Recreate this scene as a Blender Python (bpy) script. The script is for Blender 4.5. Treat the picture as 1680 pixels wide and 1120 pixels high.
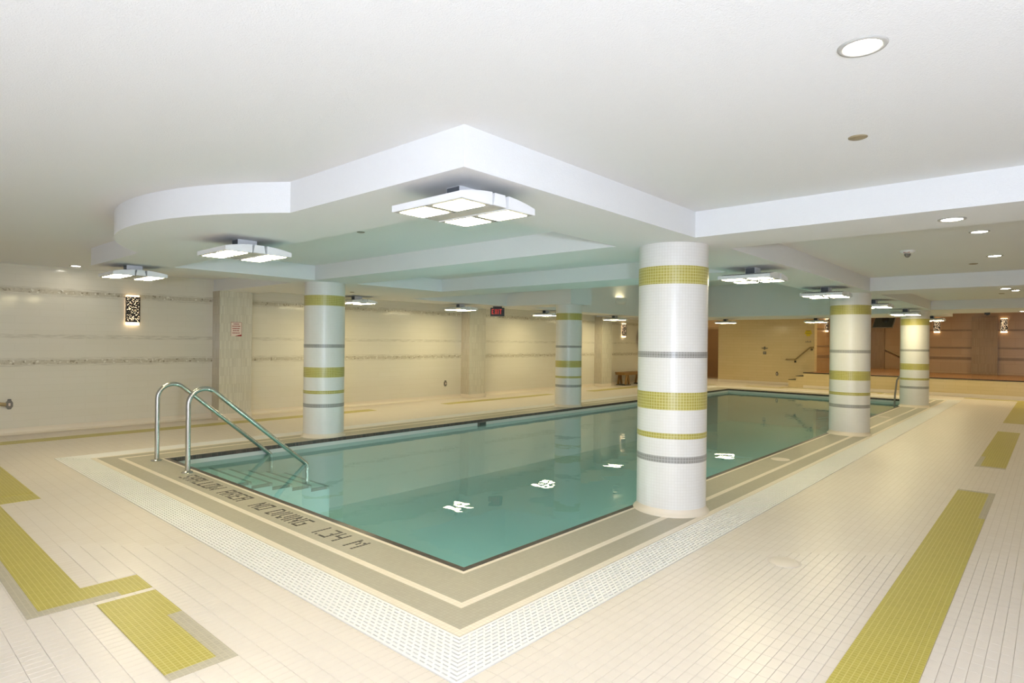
import bpy, math, random
from mathutils import Matrix, Vector
random.seed(7)
for o in list(bpy.data.objects): bpy.data.objects.remove(o, do_unlink=True)
SC = bpy.context.scene
COL = SC.collection

# ------------------------------------------------------------------ camera
CAM = Vector((2.82483, -2.7165, 1.48))
RGT = Vector((0.74527913, 0.66665394, 0.01146969)); UPV = Vector((-0.00817939, -0.00805967, 0.99993407)); FWD = Vector((-0.66670242, 0.7453238, 0.00055388))
FPX = 996.12
cd = bpy.data.cameras.new('camera'); cam = bpy.data.objects.new('camera', cd); COL.objects.link(cam)
cam.matrix_world = Matrix(((RGT.x, UPV.x, -FWD.x, CAM.x), (RGT.y, UPV.y, -FWD.y, CAM.y), (RGT.z, UPV.z, -FWD.z, CAM.z), (0, 0, 0, 1)))
cd.sensor_width = 36; cd.sensor_fit = 'HORIZONTAL'; cd.lens = FPX / 1680 * 36; cd.clip_start = 0.05; cd.clip_end = 200
SC.camera = cam
def pix(x, y, z):
    d = Vector((x, y, z)) - CAM; f = d.dot(FWD)
    if f < 0.1: return None
    return 840 + FPX * d.dot(RGT) / f, 560 - FPX * d.dot(UPV) / f, f

# ------------------------------------------------------------------ world, lights, exposure
W = bpy.data.worlds.new('world'); SC.world = W; W.use_nodes = True
W.node_tree.nodes['Background'].inputs[0].default_value = (0.9, 0.95, 1, 1); W.node_tree.nodes['Background'].inputs[1].default_value = 0.0
SC.view_settings.view_transform = 'Standard'; SC.view_settings.look = 'None'; SC.view_settings.gamma = 1; SC.view_settings.use_curve_mapping = False
SC.view_settings.exposure = 0.06
PANEL_E = 49.0        # four-panel ceiling lights
DOWN_E = 60.0         # round downlights
SCONCE_E = 2.6
WARM = (1.0, 0.865, 0.52)
DWARM = (1.0, 0.93, 0.82)
# the photographer's flash, set back behind the camera to even out brightness (its shadows lie below every ceiling light)
fl = bpy.data.lights.new('camera_flash', 'POINT'); fo = bpy.data.objects.new('camera_flash', fl); COL.objects.link(fo)
fl.energy = 545; fl.color = (0.71, 0.81, 1.0); fl.shadow_soft_size = 0.05
fo.location = CAM - FWD * 1.9 + Vector((0, 0, -0.06))
cy = SC.cycles
cy.max_bounces = 8; cy.diffuse_bounces = 4; cy.glossy_bounces = 4; cy.transparent_max_bounces = 12; cy.sample_clamp_indirect = 4.0
cy.caustics_reflective = False; cy.caustics_refractive = False

# ------------------------------------------------------------------ helpers
def lin(c):
    c = c / 255.0
    return c / 12.92 if c <= 0.04045 else ((c + 0.055) / 1.055) ** 2.4
def C(r, g, b): return (lin(r), lin(g), lin(b), 1)
MATS = {}
class NT:
    def __init__(s, name):
        m = bpy.data.materials.new(name); m.use_nodes = True; s.m = m; s.t = m.node_tree; s.n = s.t.nodes; s.l = s.t.links
        s.p = s.n['Principled BSDF']; s.out = s.n['Material Output']; MATS[name] = m
    def new(s, k, **kw):
        n = s.n.new(k)
        for a, v in kw.items(): setattr(n, a, v)
        return n
    def link(s, a, b): s.l.new(a, b)
def plain(name, col, rough=0.5, metal=0.0, var=0.0, vscale=6.0, bump=0.0, bscale=80.0, spec=0.5):
    t = NT(name); t.p.inputs['Base Color'].default_value = col; t.p.inputs['Roughness'].default_value = rough; t.p.inputs['Metallic'].default_value = metal
    t.p.inputs['Specular IOR Level'].default_value = spec
    g = t.new('ShaderNodeNewGeometry')
    if var:
        nz = t.new('ShaderNodeTexNoise'); nz.inputs['Scale'].default_value = vscale; nz.inputs['Detail'].default_value = 4
        t.link(g.outputs['Position'], nz.inputs['Vector'])
        mx = t.new('ShaderNodeMix', data_type='RGBA'); mx.inputs[6].default_value = tuple(c * (1 - var) for c in col[:3]) + (1,); mx.inputs[7].default_value = tuple(min(1, c * (1 + var)) for c in col[:3]) + (1,)
        t.link(nz.outputs['Fac'], mx.inputs[0]); t.link(mx.outputs[2], t.p.inputs['Base Color'])
    if bump:
        n2 = t.new('ShaderNodeTexNoise'); n2.inputs['Scale'].default_value = bscale; n2.inputs['Detail'].default_value = 3
        t.link(g.outputs['Position'], n2.inputs['Vector'])
        b = t.new('ShaderNodeBump'); b.inputs['Strength'].default_value = bump; b.inputs['Distance'].default_value = 0.01
        t.link(n2.outputs['Fac'], b.inputs['Height']); t.link(b.outputs['Normal'], t.p.inputs['Normal'])
    return t.m
def tiled(name, c1, c2, mortar, w, h, ms, rough=0.3, coords='POS', swap=None, off=(0, 0), bump=0.3, offset=0.0, spec=0.5, blotch=0.0):
    """procedural small tiles: coords POS = world x,y ; UV = mesh uv in metres; YZ / XZ = wall planes"""
    t = NT(name); t.p.inputs['Roughness'].default_value = rough; t.p.inputs['Specular IOR Level'].default_value = spec
    if coords == 'UV':
        src = t.new('ShaderNodeUVMap').outputs[0]
    else:
        g = t.new('ShaderNodeNewGeometry'); sp = t.new('ShaderNodeSeparateXYZ'); t.link(g.outputs['Position'], sp.inputs[0])
        cb = t.new('ShaderNodeCombineXYZ'); a, b2 = {'POS': (0, 1), 'YZ': (1, 2), 'XZ': (0, 2)}[coords]
        t.link(sp.outputs[a], cb.inputs[0]); t.link(sp.outputs[b2], cb.inputs[1]); src = cb.outputs[0]
    mp = t.new('ShaderNodeMapping'); mp.inputs['Location'].default_value = (off[0], off[1], 0); t.link(src, mp.inputs['Vector'])
    br = t.new('ShaderNodeTexBrick'); br.offset = offset; br.squash = 1.0
    for k, v in (('Color1', c1), ('Color2', c2), ('Mortar', mortar)): br.inputs[k].default_value = v
    for k, v in (('Scale', 1.0), ('Mortar Size', ms), ('Mortar Smooth', 0.1), ('Bias', 0.0), ('Brick Width', w), ('Row Height', h)): br.inputs[k].default_value = v
    t.link(mp.outputs[0], br.inputs['Vector'])
    colour = br.outputs['Color']
    if blotch:
        nz = t.new('ShaderNodeTexNoise'); nz.inputs['Scale'].default_value = 2.5; t.link(src, nz.inputs['Vector'])
        mr = t.new('ShaderNodeMapRange'); mr.inputs[3].default_value = 1 - blotch; mr.inputs[4].default_value = 1 + blotch * 0.5; t.link(nz.outputs['Fac'], mr.inputs[0])
        ml = t.new('ShaderNodeVectorMath', operation='SCALE'); t.link(colour, ml.inputs[0]); t.link(mr.outputs[0], ml.inputs['Scale']); colour = ml.outputs[0]
    t.link(colour, t.p.inputs['Base Color'])
    if bump:
        b = t.new('ShaderNodeBump'); b.inputs['Strength'].default_value = bump; b.inputs['Distance'].default_value = 0.002; b.invert = True
        t.link(br.outputs['Fac'], b.inputs['Height']); t.link(b.outputs['Normal'], t.p.inputs['Normal'])
    return t.m
def emit(name, col, strength):
    t = NT(name); t.p.inputs['Base Color'].default_value = (0.9, 0.9, 0.88, 1); t.p.inputs['Emission Color'].default_value = tuple(col[:3]) + (1,); t.p.inputs['Emission Strength'].default_value = strength
    return t.m

class MB:
    def __init__(s): s.v = []; s.f = []; s.uv = {}; s.sm = set()
    def add(s, vs, fs, smooth=False, uvs=None):
        o = len(s.v); s.v += [tuple(v) for v in vs]
        for i, f in enumerate(fs):
            if smooth: s.sm.add(len(s.f))
            if uvs: s.uv[len(s.f)] = uvs[i]
            s.f.append([o + k for k in f])
    def box(s, x0, x1, y0, y1, z0, z1):
        s.add([(x0, y0, z0), (x1, y0, z0), (x1, y1, z0), (x0, y1, z0), (x0, y0, z1), (x1, y0, z1), (x1, y1, z1), (x0, y1, z1)],
              [(0, 3, 2, 1), (4, 5, 6, 7), (0, 1, 5, 4), (1, 2, 6, 5), (2, 3, 7, 6), (3, 0, 4, 7)])
    def cbox(s, c, d): s.box(c[0] - d[0] / 2, c[0] + d[0] / 2, c[1] - d[1] / 2, c[1] + d[1] / 2, c[2] - d[2] / 2, c[2] + d[2] / 2)
    def tile(s, x0, x1, y0, y1, z0, z1, b=0.002):
        s.add([(x0, y0, z0), (x1, y0, z0), (x1, y1, z0), (x0, y1, z0), (x0, y0, z1 - b), (x1, y0, z1 - b), (x1, y1, z1 - b), (x0, y1, z1 - b),
               (x0 + b, y0 + b, z1), (x1 - b, y0 + b, z1), (x1 - b, y1 - b, z1), (x0 + b, y1 - b, z1)],
              [(8, 9, 10, 11), (0, 1, 5, 4), (1, 2, 6, 5), (2, 3, 7, 6), (3, 0, 4, 7), (4, 5, 9, 8), (5, 6, 10, 9), (6, 7, 11, 10), (7, 4, 8, 11)])
    def prism(s, poly, z0, z1):
        n = len(poly); vs = [(x, y, z0) for x, y in poly] + [(x, y, z1) for x, y in poly]
        s.add(vs, [tuple(range(n - 1, -1, -1)), tuple(range(n, 2 * n))] + [(i, (i + 1) % n, n + (i + 1) % n, n + i) for i in range(n)])
    def extr(s, poly, axis, a0, a1):
        """extrude a 2-D profile along x ('X': profile is y,z) or y ('Y': profile is x,z)"""
        n = len(poly); mk = (lambda a, p: (a, p[0], p[1])) if axis == 'X' else (lambda a, p: (p[0], a, p[1]))
        vs = [mk(a0, p) for p in poly] + [mk(a1, p) for p in poly]
        s.add(vs, [tuple(range(n)), tuple(range(2 * n - 1, n - 1, -1))] + [(i, n + i, n + (i + 1) % n, (i + 1) % n) for i in range(n)])
    def lathe(s, prof, c=(0, 0, 0), n=24, cap=True, uv=False):
        vs = []; fs = []; us = []; m = len(prof)
        for i in range(n):
            a = 2 * math.pi * i / n
            vs += [(c[0] + r * math.cos(a), c[1] + r * math.sin(a), c[2] + z) for r, z in prof]
        R = max(r for r, z in prof)
        for i in range(n):
            j = (i + 1) % n
            for k in range(m - 1):
                fs.append((i * m + k, j * m + k, j * m + k + 1, i * m + k + 1))
                a0, a1 = 2 * math.pi * i / n * R, 2 * math.pi * (i + 1) / n * R
                us.append([(a0, prof[k][1]), (a1, prof[k][1]), (a1, prof[k + 1][1]), (a0, prof[k + 1][1])])
        s.add(vs, fs, True, us if uv else None)
        if cap:
            for k, rev in ((0, True), (m - 1, False)):
                if prof[k][0] > 1e-5:
                    r, z = prof[k]; ring = [(c[0] + r * math.cos(2 * math.pi * i / n), c[1] + r * math.sin(2 * math.pi * i / n), c[2] + z) for i in range(n)]
                    s.add(ring, [tuple(range(n))[::-1] if rev else tuple(range(n))])
    def tube(s, pts, r, n=12, cap=True):
        pts = [Vector(p) for p in pts]; rings = []
        up = None
        for i, p in enumerate(pts):
            d = (pts[min(i + 1, len(pts) - 1)] - pts[max(i - 1, 0)]).normalized()
            if up is None: up = Vector((0, 0, 1)) if abs(d.z) < 0.9 else Vector((1, 0, 0))
            a = d.cross(up).normalized(); b = a.cross(d).normalized(); up = b
            rings.append([p + a * r * math.cos(2 * math.pi * k / n) + b * r * math.sin(2 * math.pi * k / n) for k in range(n)])
        vs = [v for q in rings for v in q]; fs = []
        for i in range(len(pts) - 1):
            for k in range(n): fs.append((i * n + k, i * n + (k + 1) % n, (i + 1) * n + (k + 1) % n, (i + 1) * n + k))
        s.add(vs, fs, True)
        if cap:
            s.add(rings[0], [tuple(range(n))[::-1]]); s.add(rings[-1], [tuple(range(n))])
    def mesh(s, name):
        me = bpy.data.meshes.new(name); me.from_pydata(s.v, [], s.f); me.update()
        if s.sm:
            for i in s.sm: me.polygons[i].use_smooth = True
        if s.uv:
            ul = me.uv_layers.new(name='UVMap')
            for i, p in enumerate(me.polygons):
                q = s.uv.get(i)
                if q:
                    for k, li in enumerate(p.loop_indices): ul.data[li].uv = q[k]
        return me
    def build(s, name, mat, parent=None, fix=True):
        me = s.mesh(name)
        if fix:
            import bmesh
            bm = bmesh.new(); bm.from_mesh(me); bmesh.ops.recalc_face_normals(bm, faces=bm.faces); bm.to_mesh(me); bm.free()
        me.materials.append(MATS[mat]); return link(name, me, parent)
def link(name, data, parent=None):
    o = bpy.data.objects.new(name, data); COL.objects.link(o)
    if parent is not None: o.parent = parent
    return o
def tag(o, label, cat, group=None):
    o['label'] = label; o['category'] = cat
    if group: o['group'] = group
    return o
def struct(o): o['kind'] = 'structure'; return o
def empty(name, loc=(0, 0, 0), rz=0):
    o = link(name, None); o.location = loc; o.rotation_euler = (0, 0, rz); o.empty_display_size = 0.1
    return o
def copy_tree(o, parent=None):
    c = o.copy(); COL.objects.link(c)
    if parent is not None: c.parent = parent
    for ch in list(o.children): copy_tree(ch, c)
    return c

# ------------------------------------------------------------------ materials
plain('ceiling_paint', C(235, 235, 234), 0.85, var=0.01, vscale=30, bump=0.3, bscale=170)
plain('cream_tile', C(228, 217, 205), 0.32, var=0.035, vscale=9, bump=0.03, bscale=60)
tiled('floor_tile', C(228, 217, 205), C(225, 213, 200), C(204, 191, 175), 0.05, 0.1, 0.0016, 0.34, 'POS', off=(0.01, 0.04), bump=0.25, blotch=0.03)
plain('cream_plain', C(235, 219, 195), 0.35, var=0.02)
tiled('white_trim', C(240, 229, 212), C(236, 224, 206), C(218, 204, 184), 0.0254, 0.0254, 0.0012, 0.35, 'POS')
tiled('grey_mosaic', C(182, 175, 156), C(177, 169, 150), C(170, 162, 142), 0.0254, 0.0254, 0.0014, 0.42, 'POS', bump=0.2, blotch=0.07)
tiled('dark_mosaic', C(62, 54, 48), C(92, 76, 66), C(40, 34, 30), 0.0254, 0.0254, 0.0014, 0.3, 'POS')
tiled('green_mosaic', C(182, 167, 68), C(174, 159, 60), C(202, 190, 114), 0.0254, 0.0254, 0.0018, 0.36, 'POS', bump=0.25, blotch=0.05)
tiled('grey_inlay', C(184, 174, 152), C(176, 166, 144), C(194, 184, 162), 0.0254, 0.0254, 0.0018, 0.4, 'POS')
plain('letter_tile', C(58, 50, 46), 0.35, var=0.15, vscale=40)
plain('grate_white', C(244, 241, 236), 0.4)
plain('gutter_grey', C(150, 144, 134), 0.6)
tiled('column_white', C(233, 230, 225), C(231, 228, 222), C(222, 218, 211), 0.0254, 0.0254, 0.0012, 0.28, 'UV', bump=0.2)
tiled('column_green', C(176, 165, 78), C(168, 156, 70), C(210, 203, 146), 0.0254, 0.0254, 0.002, 0.3, 'UV', bump=0.2)
tiled('column_grey', C(150, 147, 142), C(142, 139, 133), C(190, 187, 181), 0.0254, 0.0254, 0.002, 0.3, 'UV', bump=0.2)
tiled('wall_tile', C(226, 219, 202), C(224, 217, 199), C(216, 208, 188), 0.6, 0.105, 0.0016, 0.11, 'YZ', bump=0.05, offset=0.5)
tiled('wall_tile_far', C(216, 196, 150), C(212, 192, 145), C(196, 174, 126), 0.6, 0.105, 0.0022, 0.16, 'XZ', bump=0.12, offset=0.5)
tiled('brown_tile_xz', C(186, 156, 120), C(180, 149, 113), C(164, 134, 100), 0.6, 0.3, 0.003, 0.25, 'XZ', bump=0.12, offset=0.5)
tiled('brown_tile_yz', C(180, 146, 104), C(172, 138, 97), C(156, 124, 86), 0.6, 0.3, 0.003, 0.25, 'YZ', bump=0.12, offset=0.5)
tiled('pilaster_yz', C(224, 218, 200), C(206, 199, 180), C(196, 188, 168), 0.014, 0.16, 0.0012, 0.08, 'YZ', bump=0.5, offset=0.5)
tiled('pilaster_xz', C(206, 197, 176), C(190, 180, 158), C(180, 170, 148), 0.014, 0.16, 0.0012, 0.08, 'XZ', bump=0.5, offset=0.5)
tiled('pilaster_brown', C(166, 142, 112), C(150, 126, 98), C(142, 118, 90), 0.02, 0.3, 0.002, 0.2, 'XZ', bump=0.4, offset=0.5)
plain('brown_band', C(142, 114, 82), 0.3, var=0.12, vscale=12)
plain('brown_floor', C(150, 104, 58), 0.22, var=0.08, vscale=6)
plain('wood_door', C(116, 82, 48), 0.45, var=0.1, vscale=5)
plain('pool_plaster', C(208, 228, 228), 0.6, var=0.02)
plain('pool_wall_tile', C(214, 216, 208), 0.35, var=0.02)
plain('pool_dark', C(52, 56, 50), 0.4)
plain('steel', C(196, 194, 188), 0.2, metal=1.0)
plain('steel_satin', C(150, 146, 138), 0.35, metal=1.0)
plain('rail_bronze', C(158, 138, 98), 0.4, metal=0.5)
plain('lamp_white', C(238, 238, 238), 0.4)
plain('lamp_grey', C(178, 176, 170), 0.5)
plain('bracket_grey', C(84, 88, 92), 0.45)
plain('lamp_fin', C(150, 152, 156), 0.6)
plain('black_metal', C(26, 22, 20), 0.45)
plain('black_plastic', C(22, 21, 20), 0.4)
plain('screen_dark', C(52, 56, 54), 0.25)
plain('white_plastic', C(236, 234, 228), 0.4)
plain('grey_plastic', C(118, 112, 102), 0.45)
plain('disc_bronze', C(142, 128, 98), 0.5)
plain('sign_white', C(232, 214, 200), 0.45)
plain('sign_red', C(150, 40, 36), 0.5)
plain('sign_yellow', C(214, 190, 30), 0.5)
plain('bench_wood', C(150, 112, 60), 0.5, var=0.15, vscale=14)
plain('ring_red', C(130, 30, 24), 0.5)
plain('lid_white', C(226, 214, 200), 0.45)
plain('cove_cream', C(228, 216, 196), 0.4)
emit('panel_light', WARM, PANEL_E); emit('down_light', DWARM, DOWN_E); emit('sconce_light', (1.0, 0.72, 0.42), SCONCE_E); emit('up_light', (1.0, 0.86, 0.5), 7.0); emit('added_platform_light', WARM, 110.0); emit('exit_red', (1.0, 0.05, 0.02), 0.45); MATS['exit_red'].node_tree.nodes['Principled BSDF'].inputs['Base Color'].default_value = (0.2, 0.01, 0.01, 1); emit('added_pool_glow', (0.95, 1.0, 0.98), 130.0)  # the platform and underwater emitters serve added, unseen lamps only
# glossy decorative band of stone chips and glass strips
t = NT('wall_band'); t.p.inputs['Roughness'].default_value = 0.2
g = t.new('ShaderNodeNewGeometry'); mp = t.new('ShaderNodeMapping'); mp.inputs['Scale'].default_value = (1, 5.0, 40.0); t.link(g.outputs['Position'], mp.inputs['Vector'])
nz = t.new('ShaderNodeTexNoise'); nz.inputs['Scale'].default_value = 1.4; nz.inputs['Detail'].default_value = 3; t.link(mp.outputs[0], nz.inputs['Vector'])
cr = t.new('ShaderNodeValToRGB'); cr.color_ramp.elements[0].position = 0.36; cr.color_ramp.elements[0].color = C(204, 196, 177); cr.color_ramp.elements[1].position = 0.62; cr.color_ramp.elements[1].color = C(224, 217, 200)
t.link(nz.outputs['Fac'], cr.inputs[0]); t.link(cr.outputs[0], t.p.inputs['Base Color'])
t = NT('wall_chips'); t.p.inputs['Roughness'].default_value = 0.22
g = t.new('ShaderNodeNewGeometry'); vo = t.new('ShaderNodeTexVoronoi'); vo.inputs['Scale'].default_value = 38; t.link(g.outputs['Position'], vo.inputs['Vector'])
sp = t.new('ShaderNodeSeparateColor'); t.link(vo.outputs['Color'], sp.inputs[0])
cr = t.new('ShaderNodeValToRGB'); cr.color_ramp.interpolation = 'CONSTANT'
cr.color_ramp.elements[0].position = 0; cr.color_ramp.elements[0].color = C(158, 147, 126); cr.color_ramp.elements[1].position = 0.04; cr.color_ramp.elements[1].color = C(200, 190, 168)
for pos, c in ((0.4, C(192, 182, 160)), (0.7, C(206, 197, 176)), (0.93, C(228, 222, 206))):
    e = cr.color_ramp.elements.new(pos); e.color = c
t.link(sp.outputs[0], cr.inputs[0]); t.link(cr.outputs[0], t.p.inputs['Base Color'])
# perforated sconce cover: dark metal with round holes
t = NT('perforated_metal'); t.p.inputs['Base Color'].default_value = C(30, 24, 20); t.p.inputs['Roughness'].default_value = 0.4
g = t.new('ShaderNodeNewGeometry'); vo = t.new('ShaderNodeTexVoronoi'); vo.inputs['Scale'].default_value = 60; vo.inputs['Randomness'].default_value = 0.9; t.link(g.outputs['Position'], vo.inputs['Vector'])
lt = t.new('ShaderNodeMath', operation='LESS_THAN'); lt.inputs[1].default_value = 0.37; t.link(vo.outputs['Distance'], lt.inputs[0])
tr = t.new('ShaderNodeBsdfTransparent'); mx = t.new('ShaderNodeMixShader'); t.link(lt.outputs[0], mx.inputs[0]); t.link(t.p.outputs[0], mx.inputs[1]); t.link(tr.outputs[0], mx.inputs[2]); t.link(mx.outputs[0], t.out.inputs[0])
# pool water
t = NT('water'); t.n.remove(t.p)
fr = t.new('ShaderNodeFresnel'); fr.inputs['IOR'].default_value = 1.33
gl = t.new('ShaderNodeBsdfGlossy'); gl.inputs['Roughness'].default_value = 0.0
tr = t.new('ShaderNodeBsdfTransparent'); tr.inputs['Color'].default_value = (0.64, 0.93, 0.92, 1)
g = t.new('ShaderNodeNewGeometry'); nz = t.new('ShaderNodeTexNoise'); nz.inputs['Scale'].default_value = 2.2; nz.inputs['Detail'].default_value = 2; t.link(g.outputs['Position'], nz.inputs['Vector'])
b = t.new('ShaderNodeBump'); b.inputs['Strength'].default_value = 0.05; b.inputs['Distance'].default_value = 0.05; t.link(nz.outputs['Fac'], b.inputs['Height'])
t.link(b.outputs[0], fr.inputs['Normal']); t.link(b.outputs[0], gl.inputs['Normal'])
df = t.new('ShaderNodeBsdfDiffuse'); df.inputs['Color'].default_value = (0.42, 0.82, 0.79, 1); mb = t.new('ShaderNodeMixShader'); mb.inputs[0].default_value = 0.30; t.link(tr.outputs[0], mb.inputs[1]); t.link(df.outputs[0], mb.inputs[2])
mx = t.new('ShaderNodeMixShader'); t.link(fr.outputs[0], mx.inputs[0]); t.link(mb.outputs[0], mx.inputs[1]); t.link(gl.outputs[0], mx.inputs[2]); t.link(mx.outputs[0], t.out.inputs[0])

# ------------------------------------------------------------------ dimensions (metres)
PW, PL = 5.326, 17.234                       # pool between its dark edge tiles
D1, D2, D3, D4, D5, D6 = 0.030, 0.332, 0.384, 0.558, 0.612, 0.917
ZS, ZC, ZR, ZA = 2.350, 2.562, 3.35, 2.86    # soffit, ceiling, tall recess, alcove
XL, XR, YB = -8.82, 5.4, -7.0                # walls
YF, YP, XB = 20.9, 19.8, -3.65               # beige far wall, platform front, end of beige wall
PT = 0.53                                    # platform top
COLS = [(0.25, 2.335), (0.25, 8.70), (0.25, 15.02), (-5.615, 2.36), (-5.615, 8.70), (-5.615, 15.02)]
CR = 0.303

# ------------------------------------------------------------------ floor
m = MB()
FZ = -0.003
ox0, ox1, oy0, oy1 = -PW - D6, D6, -D6, PL + D6
for r in ((XL, XR, YB, oy0), (XL, ox0, oy0, oy1), (ox1, XR, oy0, oy1), (XL, XR, oy1, 23.0)):
    m.box(r[0], r[1], r[2], r[3], -0.12, FZ)
floor = struct(m.build('floor', 'floor_tile'))
# inlays set into the floor: (green rectangles, grey rectangles)
Y1, Y2, Y3 = -1.44, -1.735, -2.03
inl = []
def inlay(mat, rects):
    for x0, x1, y0, y1 in rects:
        m = MB(); m.tile(x0, x1, y0, y1, FZ, 0.0006, 0.0008); m.build('mosaic_inlay', mat, floor); inl.append((x0, x1, y0, y1))
inlay('green_mosaic', [(-8.1, -4.385, Y3, Y1), (-4.368, -4.08, Y2, Y1)])
inlay('green_mosaic', [(-4.05, -1.44, -1.97, Y2), (-1.44, -1.24, -1.97, Y1), (-1.24, -1.165, -1.60, Y1)])
inlay('grey_inlay', [(-4.05, -1.24, Y3, -1.97), (-1.24, -1.165, Y3, -1.60)])
inlay('green_mosaic', [(-1.11, -0.70, Y2, Y1), (-0.70, -0.075, Y2, -1.515)])
inlay('grey_inlay', [(-0.70, -0.01, -1.515, Y1), (-0.075, -0.01, Y2, -1.515)])
inlay('green_mosaic', [(2.085, 2.34, 0.0, 5.06), (2.34, 2.388, 0.0, 3.9)])
inlay('grey_inlay', [(2.34, 2.388, 3.9, 5.06), (2.085, 2.388, 5.06, 5.13)])
inlay('green_mosaic', [(2.14, 2.388, 6.86, 11.0), (2.085, 2.14, 7.7, 11.0)])
inlay('grey_inlay', [(2.085, 2.14, 6.86, 7.7), (2.085, 2.388, 6.78, 6.86)])
inlay('green_mosaic', [(2.07, 2.388, 12.65, 19.3), (0.87, 2.07, 19.05, 19.3)])
inlay('green_mosaic', [(-8.13, -7.84, -4.2, 4.95), (-8.03, -7.77, 6.9, 10.95), (-7.93, -7.62, 12.75, 18.95), (-7.62, -6.45, 18.75, 18.95),
                       (-5.42, -4.34, 18.95, 19.2), (-4.30, -4.13, 18.9, 19.5), (-4.13, -1.30, 19.25, 19.5), (-1.30, -1.18, 18.95, 19.5), (-1.10, -0.5, 19.05, 19.3)])
def in_inlay(x0, x1, y0, y1):
    return any(x1 > a + 0.004 and x0 < b - 0.004 and y1 > c + 0.004 and y0 < d - 0.004 for a, b, c, d in inl)
# loose floor tiles: every one that shows about ten pixels across
TX, TY, GX, GY, gap = 0.05, 0.1, 2.39, -1.44, 0.0016
cand = []
for i in range(-120, 20):
    for j in range(-20, 60):
        x0 = GX + i * TX; y0 = GY + j * TY; x1, y1 = x0 + TX, y0 + TY; xm, ym = x0 + TX / 2, y0 + TY / 2
        if ox0 - 0.01 < x1 and x0 < ox1 + 0.005 and oy0 - 0.005 < y1 and y0 < oy1: continue
        p = pix(xm, ym, 0)
        if not p or not (-30 < p[0] < 1712 and p[1] < 1145): continue
        a, b2 = pix(x0, ym, 0), pix(x1, ym, 0)
        c_, d_ = pix(xm, y0, 0), pix(xm, y1, 0)
        if not (a and b2 and c_ and d_): continue
        area = abs((b2[0] - a[0]) * (d_[1] - c_[1]) - (b2[1] - a[1]) * (d_[0] - c_[0]))
        if area < 90: continue
        if in_inlay(x0, x1, y0, y1): continue
        cand.append((area, x0, y0))
cand.sort(reverse=True)
mm = MB(); mm.tile(gap / 2 - TX / 2, TX / 2 - gap / 2, gap / 2 - TY / 2, TY / 2 - gap / 2, 0, 0.003, 0.0008); tme = mm.mesh('tile'); tme.materials.append(MATS['cream_tile'])
vis = [c for c in cand if (lambda p: 0 <= p[0] <= 1680 and p[1] <= 1120)(pix(c[1] + TX / 2, c[2] + TY / 2, 0))][:300]
vs_ = set(vis)
for a, x0, y0 in vis:
    o = link('tile', tme, floor); o.location = (x0 + TX / 2, y0 + TY / 2, FZ)
m = MB()
for c in cand:
    if c in vs_: continue
    x0, y0 = c[1], c[2]; m.tile(x0 + gap / 2, x0 + TX - gap / 2, y0 + gap / 2, y0 + TY - gap / 2, FZ, 0.0, 0.0008)
o = m.build('tile_field', 'cream_tile', floor, fix=False); o['kind'] = 'stuff'

# ------------------------------------------------------------------ pool shell, coping, grate, water
def ring(o0, o1, z0, z1):
    """mitred rectangular ring between offsets o0 (inner) and o1 (outer) from the pool edge, four prisms"""
    m = MB(); q = lambda o: [(-PW - o, -o), (o, -o), (o, PL + o), (-PW - o, PL + o)]
    a, b = q(o0), q(o1)
    for i in range(4):
        j = (i + 1) % 4; m.prism([b[i], b[j], a[j], a[i]], z0, z1)
    return m
shell = struct(empty('pool_surround'))
IN = 0.05
ring(-IN, 0, -0.05, 0.0).build('edge_tile_row', 'dark_mosaic', shell)
ring(0, D1, -0.1, 0.0).build('white_edge_strip', 'white_trim', shell)
ring(D1, D2, -0.1, 0.0).build('grey_mosaic_band', 'grey_mosaic', shell)
ring(D2, D3, -0.1, 0.0008).build('cream_stripe', 'white_trim', shell)
ring(D3, D4, -0.1, 0.0).build('grey_mosaic_band', 'grey_mosaic', shell)
ring(D4, D5, -0.1, 0.0).build('cream_stripe', 'white_trim', shell)
ring(D5, D6, -0.14, -0.030).build('gutter_trough', 'gutter_grey', shell)
PZ = -1.05
m = MB(); m.box(-PW + 0.0, 0.0, 0.0, PL, PZ - 0.1, PZ); m.build('pool_floor', 'pool_plaster', shell)
WI = 0.045
m = MB()
m.box(-PW, 0, 0, WI, PZ, -0.05); m.box(-PW, 0, PL - WI, PL, PZ, -0.05); m.box(-PW, -PW + WI, WI, PL - WI, PZ, -0.05); m.box(-WI, 0, WI, PL - WI, PZ, -0.05)
m.build('pool_wall', 'pool_wall_tile', shell)
# wide steps by the stair rails
st = [(0.55, -0.19), (0.805, -0.245), (1.06, -0.30), (1.315, -0.355), (1.57, -0.41)]
SX0, SX1 = -PW + WI, -4.15
py = WI
for k, (y1, z) in enumerate(st):
    m = MB(); m.box(SX0, SX1, py, y1, PZ, z); s_ = m.build('pool_step', 'pool_plaster', shell)
    m = MB(); m.box(SX0, SX1, y1 - 0.035, y1 + 0.002, z - 0.03, z + 0.003); m.box(SX1 - 0.03, SX1 + 0.002, py, y1 - 0.035, z - 0.03, z + 0.003); m.build('nosing', 'pool_dark', s_)
    py = y1
m = MB(); m.add([(-PW + WI, WI, -0.105), (-WI, WI, -0.105), (-WI, PL - WI, -0.105), (-PW + WI, PL - WI, -0.105)], [(0, 1, 2, 3)])
w = m.build('pool_water', 'water', None, fix=False); tag(w, 'still teal water filling the long indoor pool', 'water'); w['kind'] = 'stuff'
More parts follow.
